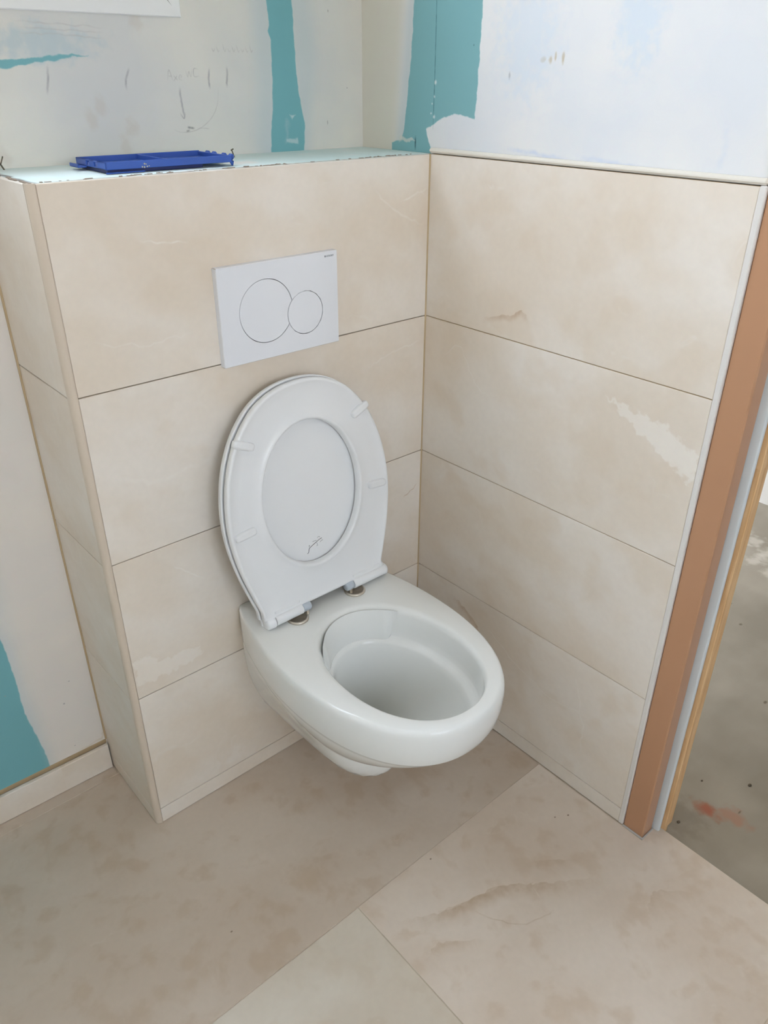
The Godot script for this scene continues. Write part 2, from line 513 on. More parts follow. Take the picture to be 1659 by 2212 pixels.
	for s in [[0.17, 1.252, 0.30, 1.249], [0.32, 1.249, 0.45, 1.244]]:
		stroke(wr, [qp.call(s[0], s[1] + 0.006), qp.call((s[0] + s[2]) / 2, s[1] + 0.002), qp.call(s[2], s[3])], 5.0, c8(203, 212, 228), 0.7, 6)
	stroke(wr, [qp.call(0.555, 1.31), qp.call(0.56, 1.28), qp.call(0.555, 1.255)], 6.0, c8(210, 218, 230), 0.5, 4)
	M.right_plaster = textured(wr, 0.8)

	# board on top of the casing: x -0.735..0.012, z -0.24..0
	var sp := 1400.0
	var sh := plaster(1048, 340, 29, c8(228, 241, 239), c8(216, 234, 232))
	var tp := func(x: float, z: float) -> Vector2: return Vector2((x + 0.736) * sp, (z + 0.24) * sp)
	for i in 16:
		var h := float((i * 7907) % 977) / 977.0
		smudge(sh, tp.call(-0.70 + 0.69 * h, -0.19 + 0.16 * float((i * 331) % 97) / 97.0), 14 + 24 * h, 6 + 8 * h, c8(234, 238, 236), 0.75, 80 + i)
	smudge(sh, tp.call(-0.36, -0.08), 62, 60, c8(233, 232, 226), 1.0, 3)
	stroke(sh, [tp.call(-0.74, -0.016), tp.call(-0.5, -0.012), tp.call(-0.3, -0.014), tp.call(0.0, -0.012)], 9.0, c8(190, 178, 164), 0.9, 22, 41)
	stroke(sh, [tp.call(-0.74, -0.012), tp.call(-0.5, -0.010), tp.call(-0.3, -0.010), tp.call(0.0, -0.010)], 4.0, c8(120, 104, 92), 0.8, 30, 43)
	stroke(sh, [tp.call(-0.724, -0.2), tp.call(-0.722, -0.1), tp.call(-0.72, 0.0)], 8.0, c8(84, 74, 66), 0.9, 14, 44)
	M.shelf = textured(sh, 0.75)

	M.paint = mat(c8(242, 240, 235), 0.8)
	M.ceiling = mat(c8(246, 246, 244), 0.85)
	M.concrete = null
	var cim := plaster(1400, 1400, 33, c8(168, 158, 142), c8(146, 136, 120))
	var cp := func(x: float, z: float) -> Vector2: return Vector2((x - 0.02) * 850.0, (z + 0.45) * 850.0)
	smudge(cim, cp.call(0.178, 0.725), 20, 34, c8(168, 92, 66), 0.8, 3)
	smudge(cim, cp.call(0.205, 0.775), 26, 40, c8(178, 128, 104), 0.6, 4)
	smudge(cim, cp.call(0.12, 0.70), 60, 60, c8(138, 128, 114), 0.7, 5)
	for i in 46:
		var h := float((i * 7919) % 997) / 997.0
		var g := float((i * 2377) % 983) / 983.0
		smudge(cim, cp.call(0.08 + 1.3 * h, -0.3 + 1.35 * g), 3 + 5 * g, 2 + 4 * h, c8(104, 92, 76), 0.8, 100 + i)
	for i in 14:
		var h := float((i * 5077) % 997) / 997.0
		smudge(cim, cp.call(1.15 + 0.4 * h, 0.0 + 0.6 * float((i * 613) % 89) / 89.0), 50, 34, c8(214, 206, 192), 0.6, 150 + i)
	M.concrete = textured(cim, 0.85)

	# brown door frame and softwood
	M.frame = mat(c8(188, 142, 108), 0.3)
	var wood := Image.create(64, 1024, false, Image.FORMAT_RGB8)
	var wn := noise(8, 0.02, 4)
	for y in 1024:
		for x in 64:
			wood.set_pixel(x, y, c8(232, 194, 146).lerp(c8(212, 166, 116), clampf(0.4 + 0.9 * wn.get_noise_2d(x * 6.0, y * 0.25), 0, 1)))
	M.wood = textured(wood, 0.6, true)
	M.seal = mat(c8(214, 220, 222), 0.55)
	M.dark = mat(c8(38, 36, 36), 0.7)
	M.pvc = mat(c8(236, 236, 233), 0.35)
	M.ceramic = mat(c8(236, 237, 233), 0.08, 0.5)
	M.plastic = mat(c8(235, 236, 236), 0.28)
	M.plate = mat(c8(232, 234, 238), 0.22)
	M.cap = mat(c8(188, 196, 204), 0.4)
	M.metal = mat(c8(214, 206, 194), 0.38)
	M.metal.metallic = 1.0
	M.ink = mat(c8(92, 96, 102), 0.6)
	M.blue = mat(c8(54, 90, 172), 0.42)
	M.navy = mat(c8(24, 36, 92), 0.5)
	M.dust = mat(c8(196, 190, 160), 0.9)
	M.glass = StandardMaterial3D.new()
	M.glass.albedo_color = Color(1, 1, 1, 0.06)
	M.glass.transparency = BaseMaterial3D.TRANSPARENCY_ALPHA
	M.glass.roughness = 0.0


func back_at(x: float, y := 0.0, off := 0.0) -> Vector3:
	return Vector3(x, y, -0.207 + 0.0208 * x + off)


const WX0 := -1.80
const WX1 := -0.386
const WY0 := 1.469
const WY1 := 2.32


func make_room() -> void:
	# floor: screed slab with tiles
	var fb := begin()
	box(fb, Vector3(-1.95, -0.16, -0.30), Vector3(0.0535, -0.0012, 2.35), 0.0005)
	var f := obj("floor", fb, M.floor_grout)
	tag(f, "large cream-beige stone-look floor tiles of the small toilet room", "", "structure")
	uvf = func(p: Vector3) -> Vector2: return Vector2((p.x + 1.26) / 1.4, (p.z + 0.21) / 1.26)
	var g := 0.0006
	var spans := [[-1.19, 0.0, -0.185, 0.415], [-1.9, -1.19, -0.185, 0.415], [-0.535, 0.0545, 0.415, 1.015], [-1.135, -0.535, 0.415, 1.015], [-1.9, -1.135, 0.415, 1.015], [-0.535, 0.0545, 1.015, 1.615], [-1.135, -0.535, 1.015, 1.615], [-1.9, -1.135, 1.015, 1.615], [-0.535, 0.0545, 1.615, 2.25], [-1.9, -0.535, 1.615, 2.25], [-1.9, -0.735, -0.24, -0.185]]
	for s in spans:
		var st := begin()
		if s[1] > 0.01 and s[2] < 0.5:
			# cut round the door frame
			box(st, Vector3(s[0] + g, -0.010, s[2] + g), Vector3(-0.0025, 0.0, s[3] - g), 0.00004)
			box(st, Vector3(-0.0025, -0.010, 0.6830), Vector3(s[1], 0.0, s[3] - g), 0.00004)
		else:
			box(st, Vector3(s[0] + g, -0.010, s[2] + g), Vector3(s[1] - g, 0.0, s[3] - g), 0.0008)
		obj("floor_tile", st, M.floor_tile, f)
	uvf = func(p: Vector3) -> Vector2: return Vector2((p.x - 0.02) * 850.0 / 1400.0, (p.z + 0.45) * 850.0 / 1400.0)
	var cf := begin()
	box(cf, Vector3(0.054, -0.16, -1.6), Vector3(1.75, -0.012, 3.2), 0.001)
	tag(obj("floor_corridor", cf, M.concrete), "bare dusty concrete floor beyond the doorway, with a reddish stain", "", "structure")

	# back wall, not quite square to the others, with the window opening
	uvf = func(p: Vector3) -> Vector2: return Vector2((p.x + 1.0) * 1250.0 / 1276.0, (1.5 - p.y) * 1250.0 / 1876.0)
	var bw := begin(-1)
	for r in [[-1.95, WX0, 0.0, 2.5], [WX1, 0.10, 0.0, 2.5], [WX0, WX1, 0.0, WY0], [WX0, WX1, WY1, 2.5]]:
		var a := back_at(r[0], r[2])
		var b := back_at(r[1], r[2])
		var c := back_at(r[1], r[3])
		var d := back_at(r[0], r[3])
		var k := Vector3(0, 0, -0.10)
		quad(bw, a, b, c, d, Vector3(0, 0, 1))
		quad(bw, a + k, b + k, c + k, d + k, Vector3(0, 0, -1))
		quad(bw, a, d, d + k, a + k, Vector3(-1, 0, 0))
		quad(bw, b, c, c + k, b + k, Vector3(1, 0, 0))
		quad(bw, a, b, b + k, a + k, Vector3(0, -1, 0))
		quad(bw, d, c, c + k, d + k, Vector3(0, 1, 0))
	tag(obj("wall_back", bw, M.back_plaster), "skimmed plaster back wall with bare green board strips and pencil marks", "", "structure")

	# window above the casing
	uvf = null
	var xf := Transform3D(Basis(Vector3.UP, -atan(0.0208)), Vector3(0, 0, -0.207))
	var win := base("window_1")
	tag(win, "white framed window in the back wall, only its lower corner in view", "", "structure")
	var ox0 := WX0 - 0.02
	var ox1 := WX1 + 0.0195
	var oy0 := WY0 - 0.0235
	var oy1 := WY1 + 0.02
	var ring := func(in_: float, z: float) -> PackedVector3Array:
		return PackedVector3Array([xf * Vector3(ox0 + in_, oy0 + in_, z), xf * Vector3(ox1 - in_, oy0 + in_, z), xf * Vector3(ox1 - in_, oy1 - in_, z), xf * Vector3(ox0 + in_, oy1 - in_, z)])
	var fr := begin()
	var prof := [ring.call(0.0, -0.002), ring.call(0.0, 0.002), ring.call(0.0015, 0.0035), ring.call(0.0235, 0.006), ring.call(0.0245, -0.05)]
	for i in range(prof.size() - 1):
		for k in 4:
			fr.set_smooth_group(-1)
			var mid: Vector3 = xf * Vector3((ox0 + ox1) / 2, (oy0 + oy1) / 2, 0)
			var o: Vector3 = Vector3(0, 0, 1) if i in [1, 2] else (prof[i][k] + prof[i][(k + 1) % 4]) * 0.5 - mid
			if i == 3:
				o = -o
			quad(fr, prof[i][k], prof[i][(k + 1) % 4], prof[i + 1][(k + 1) % 4], prof[i + 1][k], o)
	obj("frame", fr, M.pvc, win)
	var mj := begin()
	for q in [[ox1, oy0, -1.0, 1.0], [ox0, oy0, 1.0, 1.0]]:
		tube(mj, [xf * Vector3(q[0] + q[2] * 0.0012, q[1] + q[3] * 0.0012, 0.0024), xf * Vector3(q[0] + q[2] * 0.0232, q[1] + q[3] * 0.0232, 0.0055)], 0.0007, 6)
	obj("mitre_joint", mj, mat(c8(150, 144, 136), 0.8), win)
	var sash := begin()
	for r in [[ox0 + 0.024, ox0 + 0.07, oy0 + 0.024, oy1 - 0.024], [ox1 - 0.07, ox1 - 0.024, oy0 + 0.024, oy1 - 0.024], [ox0 + 0.07, ox1 - 0.07, oy0 + 0.024, oy0 + 0.07], [ox0 + 0.07, ox1 - 0.07, oy1 - 0.07, oy1 - 0.024]]:
		box(sash, Vector3(r[0], r[2], -0.06), Vector3(r[1], r[3], -0.015), 0.004, xf)
	obj("sash", sash, M.pvc, win)
	var gl := begin()
	box(gl, Vector3(ox0 + 0.068, oy0 + 0.068, -0.042), Vector3(ox1 - 0.068, oy1 - 0.068, -0.038), 0.0005, xf)
	obj("pane", gl, M.glass, win)

	# right wall: plaster above the tiles, then the doorway
	uvf = func(p: Vector3) -> Vector2: return Vector2((p.z + 0.23) * 1400.0 / 1232.0, (1.5 - p.y) * 1400.0 / 420.0)
	var rw := begin()
	box(rw, Vector3(0.010, -0.01, -0.42), Vector3(0.048, 2.5, 0.634), 0.0005)
	box(rw, Vector3(0.010, 2.06, 0.634), Vector3(0.048, 2.5, 1.49), 0.0005)
	box(rw, Vector3(0.010, -0.01, 1.49), Vector3(0.048, 2.5, 2.35), 0.0005)
	tag(obj("wall_right", rw, M.right_plaster), "bright plastered right wall with a bare green board strip above the tiling", "", "structure")
	uvf = null

	# the rest of the shell, out of view
	var lw := begin()
	box(lw, Vector3(-2.05, -0.01, -0.5), Vector3(-1.90, 2.5, 2.35), 0.001)
	tag(obj("wall_left", lw, M.paint), "plastered left wall outside the picture", "", "structure")
	var wf := begin()
	box(wf, Vector3(-2.05, -0.01, 2.30), Vector3(-1.50, 2.5, 2.40), 0.001)
	box(wf, Vector3(-0.50, -0.01, 2.30), Vector3(0.10, 2.5, 2.40), 0.001)
	box(wf, Vector3(-1.50, -0.01, 2.30), Vector3(-0.50, 1.15, 2.40), 0.001)
	box(wf, Vector3(-1.50, 2.0, 2.30), Vector3(-0.50, 2.5, 2.40), 0.001)
	tag(obj("wall_front", wf, M.paint), "plastered wall behind the camera with a window opening", "", "structure")
	var w2 := base("window_2")
	tag(w2, "white framed window behind the camera", "", "structure")
	var f2 := begin()
	for r in [[-1.50, -1.45, 1.15, 2.0], [-0.55, -0.50, 1.15, 2.0], [-1.45, -0.55, 1.15, 1.20], [-1.45, -0.55, 1.95, 2.0]]:
		box(f2, Vector3(r[0], r[2], 2.33), Vector3(r[1], r[3], 2.38), 0.003)
	obj("frame", f2, M.pvc, w2)
	var g2 := begin()
	box(g2, Vector3(-1.45, 1.20, 2.353), Vector3(-0.55, 1.95, 2.357), 0.0005)
	obj("pane", g2, M.glass, w2)
	var ce := begin()
	box(ce, Vector3(-2.05, 2.5, -0.36), Vector3(0.06, 2.6, 2.42), 0.001)
	box(ce, Vector3(0.04, 2.5, -1.75), Vector3(1.75, 2.6, 3.0), 0.001)
	tag(obj("ceiling", ce, M.ceiling), "white ceiling above the room and the corridor", "", "structure")
	var cw := begin()
	box(cw, Vector3(1.62, -0.02, -1.6), Vector3(1.75, 2.5, 3.2), 0.001)
	box(cw, Vector3(0.048, -0.02, -1.75), Vector3(1.75, 2.5, -1.6), 0.001)
	# its near end, with a narrow window
	box(cw, Vector3(0.10, -0.02, 2.9), Vector3(0.80, 2.5, 3.0), 0.001)
	box(cw, Vector3(1.10, -0.02, 2.9), Vector3(1.75, 2.5, 3.0), 0.001)
	box(cw, Vector3(0.80, -0.02, 2.9), Vector3(1.10, 1.5, 3.0), 0.001)
	box(cw, Vector3(0.80, 1.9, 2.9), Vector3(1.10, 2.5, 3.0), 0.001)
	box(cw, Vector3(0.0, -0.02, 2.30), Vector3(0.101, 2.5, 3.0), 0.001)
	tag(obj("wall_corridor", cw, mat(c8(196, 190, 181), 0.85)), "pale plastered wall on the far side of the corridor", "", "structure")

	# tiled skirting on the back wall left of the casing
	var sk := begin()
	for i in 1:
		box(sk, Vector3(-1.9, 0.066, -0.003), Vector3(-0.735, 0.078, 0.002), 0.002, xf)
	var bb := obj("baseboard_back", sk, M.grout)
	tag(bb, "low pinkish cream tile skirting along the foot of the back wall", "", "structure")
	uvf = func(p: Vector3) -> Vector2: return Vector2((p.x + 1.45) / 1.42 + 0.1, (1.25 - p.y) / 1.25 - 0.3)
	for r in [[-1.33, -0.7365], [-1.9, -1.332]]:
		var t := begin()
		box(t, Vector3(r[0], 0.001, 0.003), Vector3(r[1], 0.069, 0.0125), 0.001, xf)
		obj("skirting_tile", t, M.wall_tile, bb)
	uvf = null


func wall_uv_front(p: Vector3) -> Vector2:
	return Vector2((p.x + 0.74) / 1.42, (1.25 - p.y) / 1.25)


func make_casing() -> void:
	var st := begin()
	box(st, Vector3(BW - 0.004, -0.009, -0.35), Vector3(0.0105, 1.232, -0.0095), 0.001)
	var w := obj("wall_cistern", st, M.grout)
	tag(w, "low tiled casing hiding the cistern, its top a bare green board shelf", "", "structure")
	uvf = func(p: Vector3) -> Vector2: return Vector2((p.x + 0.736) * 1400.0 / 1048.0, (p.z + 0.24) * 1400.0 / 340.0)
	var sb := begin()
	box(sb, Vector3(BW - 0.004, 1.2325, -0.30), Vector3(0.0095, 1.2388, -0.0096), 0.0005)
	tag(obj("shelf_board", sb, M.shelf, w), "bare pale green board smeared with filler")
	uvf = wall_uv_front
	for r in 5:
		var t := begin()
		box(t, Vector3(BW, ROWS[r] + 0.0009, -0.0092), Vector3(-0.0016, ROWS[r + 1] - 0.0009, 0.0), 0.0007)
		obj("wall_tile", t, M.wall_tile, w)
	uvf = func(p: Vector3) -> Vector2: return Vector2((p.z + 0.55) / 1.42, (1.25 - p.y) / 1.25)
	for r in 5:
		var t := begin()
		box(t, Vector3(BW - 0.0125, ROWS[r] + 0.0009, -0.2205), Vector3(BW - 0.0035, ROWS[r + 1] - 0.0009, -0.0095), 0.0007)
		obj("wall_tile", t, M.wall_tile, w)
	uvf = null
	# rounded corner profile
	var pr := begin()
	var lo := PackedVector3Array()
	var hi := PackedVector3Array()
	var pts := [Vector2(BW - 0.0035, -0.010), Vector2(BW - 0.0130, -0.010)]
	for k in 9:
		var a := PI - PI / 2 * k / 8
		pts.append(Vector2(BW - 0.0022, -0.0105) + Vector2(cos(a), -sin(a) * -1.0) * 0.0108)
	pts.append(Vector2(BW - 0.0006, 0.0))
	pts.append(Vector2(BW - 0.0006, -0.009))
	for q in pts:
		lo.append(Vector3(q.x, 0.0005, q.y))
		hi.append(Vector3(q.x, 1.2394, q.y))
	loft(pr, [lo, hi], [], true, true)
	obj("edge_profile", pr, M.profile, w)
	# silicone joints
	var si := begin()
	box(si, Vector3(BW - 0.0155, 0.078, -0.2235), Vector3(BW - 0.0115, 1.238, -0.2185), 0.0012)
	box(si, Vector3(-0.0020, 0.0, -0.005), Vector3(0.0030, 1.2394, 0.0020), 0.0018)
	obj("silicone_joint", si, M.silicone, w)
	# scraps of adhesive along the edge of the shelf
	var ad := begin(-1)
	var rng := RandomNumberGenerator.new()
	rng.seed = 4
	for i in 60:
		var x := BW + 0.70 * rng.randf() + 0.005
		var s := Vector3(0.003 + 0.012 * rng.randf() * rng.randf(), 0.0006 + 0.0011 * rng.randf(), 0.0015 + 0.003 * rng.randf())
		var c := Vector3(x, 1.2388, -0.012 - 0.006 * rng.randf())
		box(ad, c - s * Vector3(0.5, 0.2, 0.5), c + s * Vector3(0.5, 0.8, 0.5), 0.001, Transform3D(Basis(Vector3.UP, 0), Vector3()))
	for i in 16:
		var c := Vector3(BW - 0.002 - 0.005 * rng.randf(), 1.2388, -0.20 * rng.randf() - 0.01)
		var s := Vector3(0.003 + 0.003 * rng.randf(), 0.0015, 0.006 + 0.012 * rng.randf())
		box(ad, c - s * Vector3(0.5, 0.2, 0.5), c + s * Vector3(0.5, 0.8, 0.5), 0.001)
	var scraps := obj("adhesive_scraps", ad, mat(c8(150, 134, 118), 0.95), w)
	scraps.set_meta("kind", "stuff")


func make_right_tiles() -> void:
	var w: Node = get_node("wall_right")
	uvf = func(p: Vector3) -> Vector2: return Vector2((p.z + 0.77) / 1.42, (1.25 - p.y) / 1.25)
	for r in 5:
		var t := begin()
		box(t, Vector3(0.0, ROWS[r] + 0.0009, 0.0016), Vector3(0.0094, ROWS[r + 1] - 0.0009, 0.6244), 0.0007)
		obj("wall_tile", t, M.wall_tile, w)
	uvf = null
	var g := begin()
	box(g, Vector3(0.0022, 0.0005, 0.0005), Vector3(0.0104, 1.239, 0.624), 0.0002)
	obj("grout_bed", g, M.grout, w)
	# white rounded strip on top of the tiles and strip at their free edge
	var t := begin()
	box(t, Vector3(-0.0015, 1.2406, -0.004), Vector3(0.0105, 1.2492, 0.634), 0.0032)
	obj("top_profile", t, M.top_profile, w)
	var e := begin()
	box(e, Vector3(-0.0008, 0.0003, 0.6243), Vector3(0.0104, 1.2400, 0.6344), 0.0016)
	obj("end_profile", e, M.end_profile, w)


func make_door_frame() -> void:
	var d := base("door_1", Vector3(0, 0, 0))
	tag(d, "brown door frame post at the end of the tiled right wall", "", "structure")
	var st := begin()
	# post with a rebate; its foot stands in a cut in the floor tile
	box(st, Vector3(0.0035, -0.009, 0.6345), Vector3(0.0400, 2.05, 0.6795), 0.0022)
	obj("frame_post", st, M.frame, d)
	var h := begin()
	box(h, Vector3(0.0035, 2.005, 0.6795), Vector3(0.0378, 2.05, 1.49), 0.0022)
	obj("frame_head", h, M.frame, d)
	var k := begin()
	box(k, Vector3(0.0396, -0.011, 0.6345), Vector3(0.0425, 2.05, 0.670), 0.0005)
	obj("dark_gap", k, M.dark, d)
	# pale grey seal
	var s := begin()
	var lo := PackedVector3Array()
	var hi := PackedVector3Array()
	for i in 16:
		var a := TAU * i / 16
		var q := Vector2(0.0470, 0.668) + Vector2(signf(cos(a)) * pow(absf(cos(a)), 0.4) * 0.0056, signf(sin(a)) * pow(absf(sin(a)), 0.4) * 0.0255)
		lo.append(Vector3(q.x, -0.002, q.y))
		hi.append(Vector3(q.x, 2.05, q.y))
	loft(s, [lo, hi], [], true, true)
	obj("seal_strip", s, M.seal, d)
	# softwood batten
	uvf = func(p: Vector3) -> Vector2: return Vector2((p.x + p.z) * 8.0, p.y * 1.2)
	var b := begin()
	box(b, Vector3(0.0532, 0.006, 0.640), Vector3(0.0800, 2.05, 0.7005), 0.0012)
	box(b, Vector3(0.0546, -0.012, 0.640), Vector3(0.0680, 0.008, 0.6995), 0.0012)
	obj("softwood_batten", b, M.wood, d)
	uvf = null
	var m := begin()
	box(m, Vector3(-0.001, -0.006, 0.6352), Vector3(0.0034, 0.0012, 0.6835), 0.0006)
	box(m, Vector3(-0.001, -0.006, 0.6798), Vector3(0.042, 0.0008, 0.6835), 0.0006)
	obj("floor_sealant", m, mat(c8(188, 184, 178), 0.5), d)


func disc_poly(c: Vector2, r: float, n := 64, from := 0.0) -> PackedVector2Array:
	var p := PackedVector2Array()
	for k in n:
		p.append(c + Vector2(cos(from + TAU * k / n), sin(from + TAU * k / n)) * r)
	return p


# a flat slab with a given outline, front face at z1, rounded front edge
func slab(st: SurfaceTool, poly: PackedVector2Array, z0: float, z1: float, ch: float) -> void:
	if Geometry2D.is_polygon_clockwise(poly):
		poly.reverse()
	var inner: Array = Geometry2D.offset_polygon(poly, -ch)
	var ip: PackedVector2Array = inner[0] if inner.size() else poly
	st.set_smooth_group(-1)
	var n := poly.size()
	var c := Vector2()
	for p in poly:
		c += p
	c /= n
	for k in n:
		var a := poly[k]
		var b := poly[(k + 1) % n]
		var o := Vector3(b.y - a.y, a.x - b.x, 0)
		var ia := a + (c - a).normalized() * ch
		var ib := b + (c - b).normalized() * ch
		quad(st, Vector3(a.x, a.y, z0), Vector3(b.x, b.y, z0), Vector3(b.x, b.y, z1 - ch), Vector3(a.x, a.y, z1 - ch), o)
		quad(st, Vector3(a.x, a.y, z1 - ch), Vector3(b.x, b.y, z1 - ch), Vector3(ib.x, ib.y, z1), Vector3(ia.x, ia.y, z1), o + Vector3(0, 0, o.length()))
		tri(st, Vector3(ia.x, ia.y, z1), Vector3(ib.x, ib.y, z1), Vector3(c.x, c.y, z1), Vector3(0, 0, 1))


func make_flush_plate() -> void:
	var t := base("flush_plate", Vector3(0, 0.936, 0))
	tag(t, "white rectangular dual flush plate with two round buttons above the toilet", "flush plate")
	var y0 := -0.936
	# plate with the two round openings
	var x0 := -0.475
	var x1 := -0.234
	var yb := 0.0
	var yt := 0.1615
	var cb := Vector2(-0.3862, 1.0168 + y0)
	var cs := Vector2(-0.3060, 1.0010 + y0)
	var rb := 0.0528
	var rs := 0.0370
	var rect := PackedVector2Array([Vector2(x0, yb), Vector2(x1, yb), Vector2(x1, yt), Vector2(x0, yt)])
	var big := disc_poly(cb, rb + 0.0010, 96)
	var small := disc_poly(cs, rs + 0.0010, 72)
	var hole: PackedVector2Array = Geometry2D.merge_polygons(big, small)[0]
	var st := begin(-1)
	# front face: split by a vertical line through the openings to avoid a polygon with holes
	for half in [[x0, cb.x], [cb.x, x1]]:
		var strip := PackedVector2Array([Vector2(half[0], yb), Vector2(half[1], yb), Vector2(half[1], yt), Vector2(half[0], yt)])
		for poly in Geometry2D.clip_polygons(strip, hole):
			var idx := Geometry2D.triangulate_polygon(poly)
			for k in range(0, idx.size(), 3):
				var v := []
				for j in 3:
					v.append(Vector3(poly[idx[k + j]].x, poly[idx[k + j]].y, 0.0125))
				tri(st, v[0], v[1], v[2], Vector3(0, 0, 1))
	for k in 4:
		var a := rect[k]
		var b := rect[(k + 1) % 4]
		var o := Vector3(b.y - a.y, a.x - b.x, 0).normalized()
		quad(st, Vector3(a.x, a.y, 0.0125), Vector3(b.x, b.y, 0.0125), Vector3(b.x, b.y, 0.0112) + o * 0.0009, Vector3(a.x, a.y, 0.0112) + o * 0.0009, o + Vector3(0, 0, 1))
		quad(st, Vector3(a.x, a.y, 0.0112) + o * 0.0009, Vector3(b.x, b.y, 0.0112) + o * 0.0009, Vector3(b.x, b.y, 0.0002) + o * 0.0009, Vector3(a.x, a.y, 0.0002) + o * 0.0009, o)
	for k in hole.size():
		var a := hole[k]
		var b := hole[(k + 1) % hole.size()]
		quad(st, Vector3(a.x, a.y, 0.0125), Vector3(b.x, b.y, 0.0125), Vector3(b.x, b.y, 0.004), Vector3(a.x, a.y, 0.004), Vector3(cb.x - a.x, cb.y - a.y, 0))
	obj("plate", st, M.plate, t)
	var d := begin()
	box(d, Vector3(x0 + 0.004, yb + 0.004, 0.0005), Vector3(x1 - 0.004, yt - 0.004, 0.0045), 0.0005)
	obj("recess", d, M.dark, t)
	# buttons: the big disc is cut where the small one overlaps it
	var bs := begin()
	slab(bs, disc_poly(cs, rs, 72), 0.0046, 0.0124, 0.0005)
	tag(obj("button", bs, M.plate, t), "smaller round flush button")
	var bb := begin()
	var cut: PackedVector2Array = Geometry2D.clip_polygons(disc_poly(cb, rb, 120), disc_poly(cs, rs + 0.0010, 96))[0]
	slab(bb, cut, 0.0046, 0.0124, 0.0005)
	tag(obj("button", bb, M.plate, t), "larger round flush button, cut by the smaller one")
	# tiny lettering in the top right corner
	var sq := begin()
	box(sq, Vector3(-0.2606, 1.0888 + y0, 0.0123), Vector3(-0.2586, 1.0918 + y0, 0.01265), 0.0001)
	obj("logo_mark", sq, M.ink, t)
	var tm := TextMesh.new()
	tm.text = "GEBERIT"
	var font := SystemFont.new()
	font.font_names = PackedStringArray(["Droid Sans"])
	font.font_weight = 700
	tm.font = font
	tm.font_size = 32
	tm.pixel_size = 0.00013
	tm.depth = 0.0002
	tm.horizontal_alignment = HORIZONTAL_ALIGNMENT_LEFT
	tm.vertical_alignment = VERTICAL_ALIGNMENT_BOTTOM
	var ti := MeshInstance3D.new()
	ti.name = "lettering"
	ti.mesh = tm
	tm.material = mat(c8(140, 145, 152), 0.6)
	ti.position = Vector3(-0.2578, 1.0880 + y0, 0.0126)
	t.add_child(ti, true)


# ------------------------------------------------------------------ toilet
func super_ring(cz: float, az: float, ax: float, y: float, e: float, n: int) -> PackedVector3Array:
	var p := PackedVector3Array()
	for k in n:
		var t := TAU * k / n
		p.append(Vector3(signf(cos(t)) * pow(absf(cos(t)), e) * ax, y, cz + signf(sin(t)) * pow(absf(sin(t)), e) * az))
	return p


# half-width of the rim's outline at z (wall at 0, front at zf)
func rim_half(z: float, scale: float, zf: float) -> float:
	var c := 0.235
	var w := 0.183 * scale
	if z < c:
		return lerpf(0.138 * minf(1.0, scale + 0.02), w, pow(sin(clampf(z / c, 0, 1) * PI / 2), 0.9))
	var u := clampf((z - c) / (zf - c), 0.0, 1.0)
	return w * pow(maxf(1.0 - pow(u, 2.25), 0.0), 1.0 / 2.25)


# the same outline as a ring whose points lie at the angles of super_ring's
func rim_ring(y: float, scale: float, zf: float, zb: float, n: int) -> PackedVector3Array:
	var poly := PackedVector2Array()
	var steps := 60
	for i in range(steps + 1):
		var f := float(i) / steps
		var z := lerpf(zb, zf, 1.0 - pow(1.0 - f, 2.0))
		poly.append(Vector2(rim_half(z, scale, zf), z))
	for i in range(steps - 1, -1, -1):
		poly.append(Vector2(-poly[i].x, poly[i].y))
	# angles by fraction: resample by casting rays from the middle
	var mid := Vector2(0, (zb + zf) * 0.5)
	var p := PackedVector3Array()
	for k in n:
		var t := TAU * k / n
		var dir := Vector2(cos(t), sin(t))
		var hit := mid
		for i in poly.size():
			var q = Geometry2D.segment_intersects_segment(mid, mid + dir * 2.0, poly[i], poly[(i + 1) % poly.size()])
			if q != null:
				hit = q
				break
		p.append(Vector3(hit.x, y, hit.y))
	return p


